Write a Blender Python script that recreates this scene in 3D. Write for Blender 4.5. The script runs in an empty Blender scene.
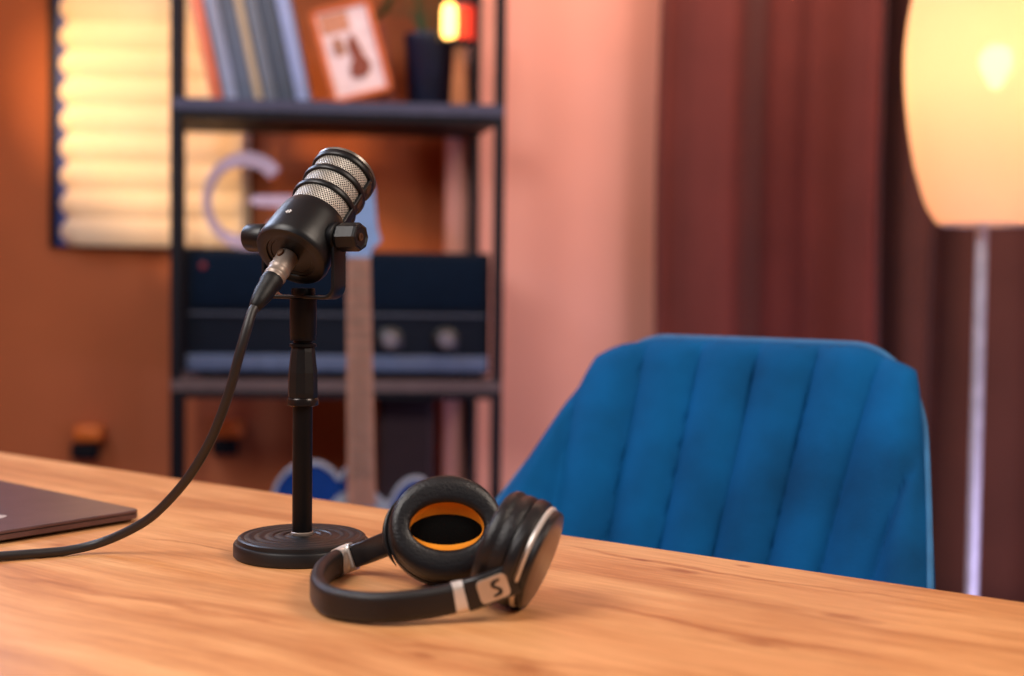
import bpy, bmesh, math, random
from mathutils import Vector, Matrix
random.seed(4)
S = bpy.context.scene
COL = S.collection
PI = math.pi
def R(d): return math.radians(d)

# ------------------------------------------------------------------ camera
F_PX = 1250.0
CAM_Z = 0.993
cam_d = bpy.data.cameras.new('camera')
cam = bpy.data.objects.new('camera', cam_d); COL.objects.link(cam)
cam_d.sensor_width = 36.0
cam_d.lens = F_PX / 1024 * 36
cam_d.clip_start = 0.05
ROLL = .7
CAM_ROT = Matrix.Rotation(R(90 - 2.5), 3, 'X') @ Matrix.Rotation(R(ROLL), 3, 'Z')
cam.matrix_world = Matrix.Translation((0, 0, CAM_Z)) @ CAM_ROT.to_4x4()
cam_d.dof.use_dof = True
cam_d.dof.focus_distance = 1.09
cam_d.dof.aperture_fstop = cam_d.lens / 16.0
S.camera = cam

def at(px, py, y):
    """point on the sight line through a photo pixel, y metres ahead"""
    d = CAM_ROT @ Vector(((px - 512) / F_PX, -(py - 338) / F_PX, -1))
    return Vector((0, 0, CAM_Z)) + d * (y / d.y)

# ------------------------------------------------------------------ materials
def sl(c):
    return tuple(((v / 255) / 12.92 if v / 255 <= .04045 else ((v / 255 + .055) / 1.055) ** 2.4) for v in c)

class NT:
    def __init__(s, name):
        s.m = bpy.data.materials.new(name); s.m.use_nodes = True
        s.n = s.m.node_tree.nodes; s.l = s.m.node_tree.links
        s.b = s.n['Principled BSDF']
    def add(s, t, **kw):
        n = s.n.new(t)
        for k, v in kw.items(): setattr(n, k, v)
        return n
    def link(s, a, b): s.l.new(a, b)

def mat(name, col, rough=.5, metal=0., var=.12, scale=40., bump=0., bscale=200., coat=0., sheen=0., spec=.5, stretch=None):
    t = NT(name)
    tc = t.add('ShaderNodeTexCoord')
    mp = t.add('ShaderNodeMapping')
    if stretch: mp.inputs['Scale'].default_value = stretch
    t.link(tc.outputs['Object'], mp.inputs['Vector'])
    nz = t.add('ShaderNodeTexNoise'); nz.inputs['Scale'].default_value = scale; nz.inputs['Detail'].default_value = 4
    t.link(mp.outputs[0], nz.inputs['Vector'])
    cr = t.add('ShaderNodeValToRGB')
    c = sl(col)
    cr.color_ramp.elements[0].position = .3; cr.color_ramp.elements[1].position = .7
    cr.color_ramp.elements[0].color = tuple(max(0, v * (1 - var)) for v in c) + (1,)
    cr.color_ramp.elements[1].color = tuple(min(1, v * (1 + var)) for v in c) + (1,)
    t.link(nz.outputs['Fac'], cr.inputs['Fac']); t.link(cr.outputs[0], t.b.inputs['Base Color'])
    t.b.inputs['Roughness'].default_value = rough
    t.b.inputs['Metallic'].default_value = metal
    t.b.inputs['Specular IOR Level'].default_value = spec
    t.b.inputs['Coat Weight'].default_value = coat
    if sheen:
        t.b.inputs['Sheen Weight'].default_value = sheen; t.b.inputs['Sheen Roughness'].default_value = .35
    if bump:
        n2 = t.add('ShaderNodeTexNoise'); n2.inputs['Scale'].default_value = bscale; n2.inputs['Detail'].default_value = 3
        t.link(mp.outputs[0], n2.inputs['Vector'])
        bp = t.add('ShaderNodeBump'); bp.inputs['Strength'].default_value = bump; bp.inputs['Distance'].default_value = .002
        t.link(n2.outputs['Fac'], bp.inputs['Height']); t.link(bp.outputs[0], t.b.inputs['Normal'])
    return t.m

def wood_mat(name, c_lo, c_mid, c_hi, knots=(), rough=.42, streaks=()):
    t = NT(name)
    tc = t.add('ShaderNodeTexCoord')
    # slow warp of the grain
    w = t.add('ShaderNodeTexNoise'); w.inputs['Scale'].default_value = 2.2; w.inputs['Detail'].default_value = 2
    t.link(tc.outputs['Object'], w.inputs['Vector'])
    ws = t.add('ShaderNodeVectorMath', operation='SCALE'); ws.inputs['Scale'].default_value = .09
    t.link(w.outputs['Color'], ws.inputs[0])
    wa = t.add('ShaderNodeVectorMath', operation='ADD'); t.link(tc.outputs['Object'], wa.inputs[0]); t.link(ws.outputs[0], wa.inputs[1])
    def grain(sc, sx, sy, det):
        mp = t.add('ShaderNodeMapping'); mp.inputs['Scale'].default_value = (sx, sy, 1)
        t.link(wa.outputs[0], mp.inputs['Vector'])
        n = t.add('ShaderNodeTexNoise'); n.inputs['Scale'].default_value = sc; n.inputs['Detail'].default_value = det
        n.inputs['Roughness'].default_value = .6
        t.link(mp.outputs[0], n.inputs['Vector']); return n
    g1 = grain(1.3, .8, 12, 5)
    cr = t.add('ShaderNodeValToRGB')
    e = cr.color_ramp.elements
    e[0].position = .30; e[0].color = sl(c_lo) + (1,)
    e[1].position = .70; e[1].color = sl(c_hi) + (1,)
    m = e.new(.47); m.color = sl(c_mid) + (1,)
    t.link(g1.outputs['Fac'], cr.inputs['Fac'])
    g2 = grain(9, 1.3, 22, 9)
    cr2 = t.add('ShaderNodeValToRGB'); f = cr2.color_ramp.elements
    f[0].position = .33; f[0].color = (.80, .70, .62, 1); f[1].position = .62; f[1].color = (1.04, 1.04, 1.04, 1)
    t.link(g2.outputs['Fac'], cr2.inputs['Fac'])
    mx = t.add('ShaderNodeMix', data_type='RGBA', blend_type='MULTIPLY'); mx.inputs['Factor'].default_value = .8
    t.link(cr.outputs[0], mx.inputs[6]); t.link(cr2.outputs[0], mx.inputs[7])
    out = mx.outputs[2]
    # uneven, cloudy tone across the boards
    g4 = grain(6, 1.0, 3.2, 8)
    cr4 = t.add('ShaderNodeValToRGB'); h4 = cr4.color_ramp.elements
    h4[0].position = .36; h4[0].color = (.80, .68, .58, 1); h4[1].position = .56; h4[1].color = (1.03, 1.03, 1.03, 1)
    t.link(g4.outputs['Fac'], cr4.inputs['Fac'])
    m4 = t.add('ShaderNodeMix', data_type='RGBA', blend_type='MULTIPLY'); m4.inputs['Factor'].default_value = .8
    t.link(out, m4.inputs[6]); t.link(cr4.outputs[0], m4.inputs[7]); out = m4.outputs[2]
    if knots:
        for kx, ky, kr_ in knots:
            sb_ = t.add('ShaderNodeVectorMath', operation='SUBTRACT'); sb_.inputs[1].default_value = (kx, ky, 0)
            t.link(tc.outputs['Object'], sb_.inputs[0])
            mp = t.add('ShaderNodeMapping'); mp.inputs['Scale'].default_value = (.42 / kr_, 1 / kr_, 0)
            t.link(sb_.outputs[0], mp.inputs['Vector'])
            n4 = t.add('ShaderNodeTexNoise'); n4.inputs['Scale'].default_value = 60; t.link(tc.outputs['Object'], n4.inputs['Vector'])
            ln = t.add('ShaderNodeVectorMath', operation='LENGTH'); t.link(mp.outputs[0], ln.inputs[0])
            ad = t.add('ShaderNodeMath', operation='ADD'); t.link(ln.outputs['Value'], ad.inputs[0])
            mm = t.add('ShaderNodeMath', operation='MULTIPLY_ADD'); t.link(n4.outputs['Fac'], mm.inputs[0]); mm.inputs[1].default_value = .9; mm.inputs[2].default_value = -.45
            t.link(mm.outputs[0], ad.inputs[1])
            kr = t.add('ShaderNodeValToRGB'); k = kr.color_ramp.elements
            k[0].position = .25; k[0].color = (.60, .44, .36, 1); k[1].position = 1.0; k[1].color = (1, 1, 1, 1)
            t.link(ad.outputs[0], kr.inputs['Fac'])
            mk = t.add('ShaderNodeMix', data_type='RGBA', blend_type='MULTIPLY'); mk.inputs['Factor'].default_value = .8
            t.link(out, mk.inputs[6]); t.link(kr.outputs[0], mk.inputs[7]); out = mk.outputs[2]
        # long dark streaks
        g3 = grain(.9, .55, 7, 2)
        sr = t.add('ShaderNodeValToRGB'); s_ = sr.color_ramp.elements
        s_[0].position = .46; s_[0].color = (1, 1, 1, 1); s_[1].position = .54; s_[1].color = (1, 1, 1, 1)
        q = s_.new(.50); q.color = (.62, .46, .36, 1)
        t.link(g3.outputs['Fac'], sr.inputs['Fac'])
        ms = t.add('ShaderNodeMix', data_type='RGBA', blend_type='MULTIPLY'); ms.inputs['Factor'].default_value = .55
        t.link(out, ms.inputs[6]); t.link(sr.outputs[0], ms.inputs[7]); out = ms.outputs[2]
    for x0, y0, x1, y1, wd in streaks:
        sx_ = t.add('ShaderNodeSeparateXYZ'); t.link(tc.outputs['Object'], sx_.inputs[0])
        def mth(op, a, b=0., c=None):
            n = t.add('ShaderNodeMath', operation=op)
            for i, v in enumerate((a, b, c)):
                if v is None: continue
                if isinstance(v, (int, float)): n.inputs[i].default_value = v
                else: t.link(v, n.inputs[i])
            return n.outputs[0]
        m_ = (y1 - y0) / (x1 - x0)
        wn = t.add('ShaderNodeTexNoise'); wn.inputs['Scale'].default_value = 9; wn.inputs['Detail'].default_value = 4; t.link(tc.outputs['Object'], wn.inputs['Vector'])
        line = mth('MULTIPLY_ADD', sx_.outputs[0], m_, y0 - m_ * x0)
        dy = mth('SUBTRACT', sx_.outputs[1], line)
        dy = mth('ADD', dy, mth('MULTIPLY_ADD', wn.outputs['Fac'], .05, -.025))
        dy = mth('DIVIDE', mth('ABSOLUTE', dy), wd)
        dx = mth('DIVIDE', mth('ABSOLUTE', mth('SUBTRACT', sx_.outputs[0], (x0 + x1) / 2)), abs(x1 - x0) / 2)
        dd_ = mth('ADD', dy, mth('POWER', dx, 4.))
        rp = t.add('ShaderNodeValToRGB'); e_ = rp.color_ramp.elements
        e_[0].position = .0; e_[0].color = (.66, .50, .40, 1); e_[1].position = 1.0; e_[1].color = (1, 1, 1, 1)
        t.link(dd_, rp.inputs['Fac'])
        mz = t.add('ShaderNodeMix', data_type='RGBA', blend_type='MULTIPLY'); mz.inputs['Factor'].default_value = .85
        t.link(out, mz.inputs[6]); t.link(rp.outputs[0], mz.inputs[7]); out = mz.outputs[2]
    t.link(out, t.b.inputs['Base Color'])
    t.b.inputs['Roughness'].default_value = rough
    bp = t.add('ShaderNodeBump'); bp.inputs['Strength'].default_value = .15; bp.inputs['Distance'].default_value = .001
    t.link(g2.outputs['Fac'], bp.inputs['Height']); t.link(bp.outputs[0], t.b.inputs['Normal'])
    return t.m

def emit_mat(name, col, strength):
    t = NT(name)
    t.b.inputs['Base Color'].default_value = sl(col) + (1,)
    t.b.inputs['Emission Color'].default_value = sl(col) + (1,)
    t.b.inputs['Emission Strength'].default_value = strength
    return t.m

M = {}
TD = Vector((.8242, -.5664, 0)).normalized(); TN = Vector((.5664, .8242, 0)).normalized()
edge_d = 1.0225; TW, TL = .80, 2.25
tc_ = TD * (-.78) + TN * (edge_d - TW / 2)
def on_table(px, py, z=.75):
    d = at(px, py, 1.0) - Vector((0, 0, CAM_Z)); return Vector((0, 0, CAM_Z)) + d * ((z - CAM_Z) / d.z)
KN = []
for px, py, r_ in ((850, 618, .011), (756, 643, .012), (682, 571, .009), (743, 566, .005), (526, 668, .013), (60, 545, .008), (420, 655, .007), (640, 560, .006)):
    q = on_table(px, py) - tc_; KN.append((q.dot(TD), q.dot(TN), r_))
STK = []
for xa, ya, xb, yb, wd in ((545, 598, 900, 662, .008), (128, 536, 245, 553, .003), (-20, 572, 330, 634, .010), (560, 545, 735, 574, .006), (20, 470, 210, 500, .005), (640, 560, 980, 612, .004), (380, 640, 640, 676, .007)):
    a_ = on_table(xa, ya) - tc_; b_ = on_table(xb, yb) - tc_
    STK.append((a_.dot(TD), a_.dot(TN), b_.dot(TD), b_.dot(TN), wd))
M['table'] = wood_mat('oak_worktop', (206, 142, 90), (222, 160, 106), (234, 178, 122), knots=KN, streaks=STK)
M['wood'] = wood_mat('plain_wood', (140, 84, 45), (170, 108, 62), (190, 130, 80), knots=())
M['blackmetal'] = mat('black_painted_metal', (20, 20, 22), .42, 0, spec=.35, bump=.05, bscale=900)
M['rodblack'] = mat('satin_black_rod', (9, 9, 12), .42, 0, spec=.22)
M['micbody'] = mat('matte_black_housing', (13, 14, 17), .38, 0, spec=.42, bump=.06, bscale=1500)
M['rubber'] = mat('black_rubber', (12, 12, 14), .5, 0, spec=.35, bump=.05)
M['nickel'] = mat('worn_nickel', (150, 136, 126), .45, .5, var=.1)
M['brass'] = mat('brass', (92, 66, 48), .5, .5)
M['white'] = mat('white_print', (225, 222, 220), .5)
M['leather'] = mat('dark_leatherette', (18, 15, 17), .42, 0, bump=.35, bscale=700)
M['cushion'] = mat('cushion_leatherette', (16, 15, 19), .40, 0, bump=.25, bscale=500)
M['plastic'] = mat('black_plastic', (24, 23, 25), .35)
M['silver'] = mat('brushed_silver', (214, 208, 202), .35, .35)
M['disc'] = mat('grey_metallic_disc', (120, 108, 102), .34, .8, bump=.05)
M['plate'] = mat('champagne_plate', (200, 180, 160), .42, .5)
M['orange'] = mat('orange_lining', (226, 138, 22), .7, bump=.3, bscale=900)
M['mesh'] = mat('black_driver_mesh', (3, 3, 3), .9, spec=.1, bump=.6, bscale=900)
M['laptop'] = mat('space_grey_aluminium', (104, 84, 88), .36, .6, bump=.03, bscale=1500)
M['velvet'] = mat('blue_velvet', (0, 80, 134), .85, 0, var=.38, scale=7, spec=.15, sheen=0, bump=.25, bscale=350)
M['piping'] = mat('pale_blue_edge', (44, 108, 158), .75, sheen=.3)
M['shelfmetal'] = mat('black_steel_frame', (9, 13, 24), .6, 0, spec=.25)
M['board'] = mat('charcoal_board', (70, 74, 98), .6, spec=.3)
M['amp'] = mat('black_amp_vinyl', (9, 20, 34), .7, spec=.2, bump=.4, bscale=300)
M['ampgrille'] = mat('grille_cloth', (10, 26, 44), .9, spec=.1, bump=.8, bscale=800)
M['amptrim'] = mat('grey_metal_trim', (80, 98, 130), .5, 0)
M['knobface'] = mat('knob_cap', (118, 116, 126), .5, .3)
M['orangewall'] = mat('terracotta_wall_paint', (184, 104, 62), .85, var=.06, scale=3, bump=.2, bscale=120)
M['pinkwall'] = mat('salmon_plaster', (238, 172, 156), .85, var=.05, scale=2.2, bump=.2, bscale=120)
M['floor'] = wood_mat('floor_boards', (70, 48, 36), (92, 62, 45), (110, 76, 55), knots=())
M['ceiling'] = mat('ceiling_paint', (190, 170, 160), .9)
M['curtain'] = mat('oxblood_curtain', (108, 48, 42), .9, var=.10, scale=6, sheen=.2, bump=.2, bscale=300)
M['curtain2'] = mat('brown_curtain', (98, 56, 48), .9, var=.10, scale=6, sheen=.2, bump=.2, bscale=300)
M['foam'] = mat('cream_foam', (244, 226, 196), .9, var=.03, bump=.3, bscale=200)
M['backboard'] = mat('blue_lit_sheet', (62, 84, 160), .6)
M['letter'] = mat('lilac_letter', (196, 178, 200), .5)
M['lampmetal'] = mat('white_lacquered_pole', (176, 172, 178), .35, .2)
M['gtrblue'] = mat('blue_guitar_lacquer', (16, 56, 130), .2, coat=.5)
M['gtrwhite'] = mat('pearl_pickguard', (150, 162, 180), .35)
M['gtrneck'] = mat('maple_neck', (196, 140, 112), .45, var=.12, scale=12)
M['headstock'] = mat('pale_blue_headstock', (130, 165, 215), .35)
M['pot'] = mat('navy_glazed_pot', (6, 18, 44), .4)
M['leaf'] = mat('green_leaf', (40, 92, 52), .5, var=.25)
M['soil'] = mat('soil', (40, 28, 22), .95)
M['cable'] = mat('black_cable_jacket', (30, 27, 28), .45, var=.05)
M['bulb'] = emit_mat('warm_glowing_bulb', (255, 190, 96), 6)

# wire mesh of the microphone head: a diamond lattice worked from the surface's own UV
def grille_mat():
    t = NT('diamond_wire_mesh')
    uv = t.add('ShaderNodeUVMap')
    sp = t.add('ShaderNodeSeparateXYZ'); t.link(uv.outputs[0], sp.inputs[0])
    def m(op, a, b=None):
        n = t.add('ShaderNodeMath', operation=op)
        for i, v in enumerate((a, b)):
            if v is None: continue
            if isinstance(v, (int, float)): n.inputs[i].default_value = v
            else: t.link(v, n.inputs[i])
        return n.outputs[0]
    K = 2 * PI / .0026
    u = m('MULTIPLY', sp.outputs[0], K); v = m('MULTIPLY', sp.outputs[1], K * .75)
    a = m('COSINE', m('ADD', u, v)); b = m('COSINE', m('SUBTRACT', u, v))
    h = m('MAXIMUM', a, b)
    cr = t.add('ShaderNodeValToRGB'); e = cr.color_ramp.elements
    e[0].position = .25; e[0].color = (.012, .011, .011, 1); e[1].position = .62; e[1].color = (.66, .61, .54, 1)
    t.link(h, cr.inputs['Fac']); t.link(cr.outputs[0], t.b.inputs['Base Color'])
    t.b.inputs['Metallic'].default_value = .55; t.b.inputs['Roughness'].default_value = .42
    bp = t.add('ShaderNodeBump'); bp.inputs['Strength'].default_value = .6; bp.inputs['Distance'].default_value = .0006
    t.link(h, bp.inputs['Height']); t.link(bp.outputs[0], t.b.inputs['Normal'])
    return t.m
M['grille'] = grille_mat()

def shade_mat():
    t = NT('rice_paper_shade')
    tc = t.add('ShaderNodeTexCoord')
    wv = t.add('ShaderNodeTexWave', bands_direction='Z'); wv.inputs['Scale'].default_value = 42; wv.inputs['Distortion'].default_value = .3
    t.link(tc.outputs['Object'], wv.inputs['Vector'])
    cr = t.add('ShaderNodeValToRGB'); e = cr.color_ramp.elements
    e[0].color = sl((240, 212, 176)) + (1,); e[1].color = sl((250, 228, 198)) + (1,)
    t.link(wv.outputs['Fac'], cr.inputs['Fac'])
    tr = t.add('ShaderNodeBsdfTranslucent'); t.link(cr.outputs[0], tr.inputs['Color'])
    df = t.add('ShaderNodeBsdfDiffuse'); t.link(cr.outputs[0], df.inputs['Color'])
    mx = t.add('ShaderNodeMixShader'); mx.inputs[0].default_value = .5
    t.link(tr.outputs[0], mx.inputs[1]); t.link(df.outputs[0], mx.inputs[2])
    em = t.add('ShaderNodeEmission'); em.inputs['Color'].default_value = (1, .40, .14, 1); em.inputs['Strength'].default_value = .38  # even glow added to the paper, standing in for scattered bulb light
    ads = t.add('ShaderNodeAddShader'); t.link(mx.outputs[0], ads.inputs[0]); t.link(em.outputs[0], ads.inputs[1])
    tp = t.add('ShaderNodeBsdfTransparent'); mt = t.add('ShaderNodeMixShader'); mt.inputs[0].default_value = .035
    t.link(ads.outputs[0], mt.inputs[1]); t.link(tp.outputs[0], mt.inputs[2])
    t.link(mt.outputs[0], t.n['Material Output'].inputs['Surface'])
    return t.m
M['shade'] = shade_mat()

def glass_mat(name, col):
    t = NT(name)
    t.b.inputs['Base Color'].default_value = sl(col) + (1,)
    t.b.inputs['Transmission Weight'].default_value = .9
    t.b.inputs['Roughness'].default_value = .2
    return t.m
M['redglass'] = emit_mat('red_glow_glass', (226, 52, 26), .55)  # glass emits by itself, in place of light from the bulb

# ------------------------------------------------------------------ mesh builder
class MB:
    def __init__(s): s.v = []; s.f = []; s.uv = {}
    def add(s, vs, fs, mtx=None):
        o = len(s.v)
        s.v += [(mtx @ Vector(p)) if mtx else Vector(p) for p in vs]
        s.f += [tuple(i + o for i in f) for f in fs]
        return o
    def box(s, cx, cy, cz, sx, sy, sz, mtx=None, bev=0):
        bm = bmesh.new(); bmesh.ops.create_cube(bm, size=1)
        bmesh.ops.scale(bm, vec=(sx, sy, sz), verts=bm.verts)
        if bev: bmesh.ops.bevel(bm, geom=list(bm.edges), offset=bev, segments=3, profile=.5, affect='EDGES')
        bmesh.ops.translate(bm, vec=(cx, cy, cz), verts=bm.verts)
        bm.verts.index_update()
        s.add([v.co.copy() for v in bm.verts], [[v.index for v in f.verts] for f in bm.faces], mtx)
        bm.free(); return s
    def lathe(s, prof, seg=48, mtx=None, sx=1., sy=1., caps=False):
        n = len(prof); vs = []; fs = []
        for i in range(seg):
            a = 2 * PI * i / seg
            for r, z in prof: vs.append((r * math.cos(a) * sx, r * math.sin(a) * sy, z))
        for i in range(seg):
            j = (i + 1) % seg
            for k in range(n - 1):
                fs.append((i * n + k, j * n + k, j * n + k + 1, i * n + k + 1))
        if caps:
            fs.append(tuple(i * n for i in range(seg))[::-1]); fs.append(tuple(i * n + n - 1 for i in range(seg)))
        s.add(vs, fs, mtx); return s
    def prism(s, pts, z0, z1, mtx=None):
        n = len(pts)
        vs = [(x, y, z0) for x, y in pts] + [(x, y, z1) for x, y in pts]
        fs = [tuple(range(n))[::-1], tuple(range(n, 2 * n))] + [(i, (i + 1) % n, (i + 1) % n + n, i + n) for i in range(n)]
        s.add(vs, fs, mtx); return s
    def sweep(s, path, sec, up=Vector((0, 0, 1)), scale=None, cap=True):
        """closed section (a, b): a along the side, b along up; swept on a path"""
        n = len(sec); m = len(path); vs = []; fs = []
        for i, p in enumerate(path):
            t = (path[min(i + 1, m - 1)] - path[max(i - 1, 0)]).normalized()
            u = up[i] if isinstance(up, list) else up
            side = t.cross(u).normalized(); uu = side.cross(t).normalized()
            k = scale[i] if scale else (1, 1)
            for a, b in sec: vs.append(p + side * a * k[0] + uu * b * k[1])
        for i in range(m - 1):
            for j in range(n):
                q = (j + 1) % n
                fs.append((i * n + j, i * n + q, (i + 1) * n + q, (i + 1) * n + j))
        if cap:
            fs.append(tuple(range(n))[::-1]); fs.append(tuple((m - 1) * n + j for j in range(n)))
        s.add(vs, fs); return s
    def build(s, name, m, parent=None, smooth=True, loc=None, angle=38):
        me = bpy.data.meshes.new(name); me.from_pydata([tuple(v) for v in s.v], [], s.f); me.update()
        bm = bmesh.new(); bm.from_mesh(me); bmesh.ops.recalc_face_normals(bm, faces=bm.faces)
        if smooth:
            for f in bm.faces: f.smooth = True
            for e in bm.edges:
                if len(e.link_faces) == 2 and e.calc_face_angle(0) > R(angle): e.smooth = False
        bm.to_mesh(me); bm.free()
        me.materials.append(m)
        o = bpy.data.objects.new(name, me); COL.objects.link(o)
        if parent: o.parent = parent
        if loc is not None: o.location = loc
        return o

def circ(r, n=12, ry=None):
    ry = r if ry is None else ry
    return [(r * math.cos(2 * PI * i / n), ry * math.sin(2 * PI * i / n)) for i in range(n)]
def rrect(w, h, r, n=4):
    out = []
    for cx, cy, a0 in ((w / 2 - r, h / 2 - r, 0), (-w / 2 + r, h / 2 - r, 90), (-w / 2 + r, -h / 2 + r, 180), (w / 2 - r, -h / 2 + r, 270)):
        for i in range(n + 1):
            a = R(a0 + 90 * i / n); out.append((cx + r * math.cos(a), cy + r * math.sin(a)))
    return out
def spline(pts, n=10):
    pts = [Vector(p) for p in pts]; P_ = [2 * pts[0] - pts[1]] + pts + [2 * pts[-1] - pts[-2]]; out = []
    for i in range(1, len(P_) - 2):
        p0, p1, p2, p3 = P_[i - 1:i + 3]
        for k in range(n):
            t = k / n
            out.append(.5 * ((2 * p1) + (p2 - p0) * t + (2 * p0 - 5 * p1 + 4 * p2 - p3) * t * t + (3 * p1 - p0 - 3 * p2 + p3) * t ** 3))
    out.append(pts[-1]); return out
def frame(origin, z, xhint=Vector((1, 0, 0))):
    z = Vector(z).normalized(); y = z.cross(Vector(xhint)).normalized(); x = y.cross(z)
    m = Matrix((x, y, z)).transposed().to_4x4(); m.translation = origin; return m

def tag(o, label=None, cat=None, group=None, kind=None):
    if label: o['label'] = label
    if cat: o['category'] = cat
    if group: o['group'] = group
    if kind: o['kind'] = kind
    return o
def thing(name, label, cat, loc=(0, 0, 0), rz=0, group=None):
    o = bpy.data.objects.new(name, None); COL.objects.link(o); o.empty_display_size = .05
    o.location = loc; o.rotation_euler = (0, 0, rz); tag(o, label, cat, group); return o

# ------------------------------------------------------------------ room
TH = R(5)                                   # the back wall and the shelf turn a little from the lens
E = Vector((math.cos(TH), math.sin(TH), 0)); NB = Vector((-math.sin(TH), math.cos(TH), 0))
def on_line(px, y0):
    """distance along E from the point (0,y0) where the sight line of a photo column crosses the line"""
    k = (px - 512) / F_PX
    return k * y0 / (E.x - k * E.y)
WY = 3.62                                    # wall plane crosses the lens axis here
wallM = Matrix.Translation((0, WY, 0)) @ Matrix.Rotation(TH, 4, 'Z')
def st(mb, name, m, **k):
    o = mb.build(name, m, **k); o['kind'] = 'structure'; return o
XL, XR, YB, HC = -2.3, 2.6, -4.4, 2.75
o = st(MB().box(0, 0, -.05, 8.5, 11, .1), 'floor', M['floor'], smooth=False); o.location = (0, .2, 0)
o = st(MB().box(0, 0, 0, 5.4, 5.6, .1), 'ceiling', M['ceiling'], smooth=False); o.location = (0.1, 2.6, HC + .05)
o = st(MB().box((XL + XR) / 2, .06, HC / 2, XR - XL, .12, HC), 'wall_back', M['orangewall'], smooth=False); o.matrix_world = wallM
xp = on_line(440, WY - .14)
o = st(MB().box((xp + 1.35) / 2, -.07, HC / 2, 1.35 - xp, .14, HC), 'wall_pier', M['pinkwall'], smooth=False); o.matrix_world = wallM
o = st(MB().box(XL - .06, -2.0, HC / 2, .12, 4.2, HC), 'wall_left', M['orangewall'], smooth=False); o.matrix_world = wallM
o = st(MB().box(XR + .06, -2.0, HC / 2, .12, 4.2, HC), 'wall_right', M['pinkwall'], smooth=False); o.matrix_world = wallM
o = st(MB().box((XL + xp) / 2, -.009, .05, xp - XL, .018, .1, bev=.004), 'baseboard_back', M['ceiling'], smooth=False); o.matrix_world = wallM

# ------------------------------------------------------------------ ridged foam panel on its board
pa, pb = on_line(52, WY - .06), on_line(246, WY - .06)
zb_, zt_ = at(60, 244, WY - .1).z - .005, 2.12
t = thing('acoustic_panel', 'large cream ridged foam panel glowing warm on the orange wall', 'acoustic panel')
t.matrix_world = wallM @ Matrix.Translation((0, 0, zb_))
H = zt_ - zb_; PITCH = .077
mb = MB(); nx, nz_ = 26, 150; vs = []
for j in range(nz_ + 1):
    z = H * j / nz_
    ph = abs(math.sin(PI * z / PITCH))
    bulge = .009 * (ph ** .8)
    for i in range(nx + 1):
        u = i / nx
        x0 = pa + .034 - bulge * 2.9
        x = x0 + (pb - x0) * u
        edge = min(1, min(u * 14, (1 - u) * 70))
        vs.append((x, -.022 - .004 - (.018 + bulge) * edge ** .5, z))
fs = [(j * (nx + 1) + i, j * (nx + 1) + i + 1, (j + 1) * (nx + 1) + i + 1, (j + 1) * (nx + 1) + i) for j in range(nz_) for i in range(nx)]
n0 = len(vs)
for j in (0, nz_):
    for i in range(nx + 1): vs.append((vs[j * (nx + 1) + i][0], -.022, H * j / nz_))
for i in range(nx):
    fs.append((i, i + 1, n0 + i + 1, n0 + i))
    fs.append((nz_ * (nx + 1) + i, nz_ * (nx + 1) + i + 1, n0 + nx + 1 + i + 1, n0 + nx + 1 + i))
mb.add(vs, fs); mb.build('ridged_foam', M['foam'], t)
MB().box((pa + pb) / 2 - .010, -.009, H / 2, pb - pa + .03, .017, H + .01, bev=.003).build('backing_board', M['shelfmetal'], t)
MB().box((pa + pb) / 2 - .002, -.0195, H / 2, pb - pa - .004, .004, H, bev=.001).build('blue_lit_sheet', M['backboard'], t)  # sheet added for the blue-lit notches, the light put into its colour

M['peg'] = mat('orange_wood_peg', (222, 118, 44), .5)
# small wooden pegs on the wall, low down
for px, py, lab in ((86, 436, 'orange wooden wall peg left of the black shelf unit, just above the table edge'),
                    (228, 432, 'orange wooden wall peg seen through the lower bay of the black shelf unit')):
    a = on_line(px, WY - .05); z = at(px, py, WY + a * E.y).z
    t = thing('wall_peg', lab, 'wall peg', group='wooden pegs on the orange wall')
    t.matrix_world = wallM @ Matrix.Translation((a, 0, z))
    MB().box(0, -.030, .012, .078, .060, .046, bev=.012).build('peg_head', M['peg'], t)
    MB().box(-.016, -.022, -.038, .070, .044, .046, bev=.006).build('dark_bracket', M['shelfmetal'], t)

# ------------------------------------------------------------------ curtains
CY = 3.22
def curtain(px0, px1, folds, y0, m, label, z0=.02, z1=2.6, lean=0):
    a0, a1 = on_line(px0, y0), on_line(px1, y0)
    n = 260; hz = 14; vs = []; fs = []
    for k in range(hz + 1):
        v = k / hz; z = z1 + (z0 - z1) * v
        for i in range(n + 1):
            u = i / n
            d = 0
            for (c, w, dep, sh) in folds:
                cc = c + sh * (v - .35)
                d += dep * math.exp(-((u - cc) / w) ** 2)
            d += .004 * math.sin(u * 17 + 2 * math.sin(v * 3))
            vs.append((a0 + (a1 - a0) * u + lean * v + .006 * math.sin(v * 9), d, z))
    for k in range(hz):
        for i in range(n):
            q = k * (n + 1) + i; fs.append((q, q + 1, q + n + 2, q + n + 1))
    mb = MB(); mb.add(vs, fs)
    t = thing('curtain', label, 'curtain'); t.matrix_world = Matrix.Translation((0, y0, 0)) @ Matrix.Rotation(TH, 4, 'Z')
    c = mb.build('fabric_panel', m, t)
    sd = c.modifiers.new('thickness', 'SOLIDIFY'); sd.thickness = .004; sd.offset = 0
    for i in range(9):
        x = a0 + (a1 - a0) * (i + .5) / 9
        MB().lathe([(.020 + .003 * math.cos(b), .003 * math.sin(b)) for b in [2 * PI * q / 8 for q in range(9)]], 20,
                   Matrix.Translation((x, 0, z1 + .012)) @ Matrix.Rotation(R(90), 4, 'Y')).build('curtain_ring', M['blackmetal'], t)
    return t
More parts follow.
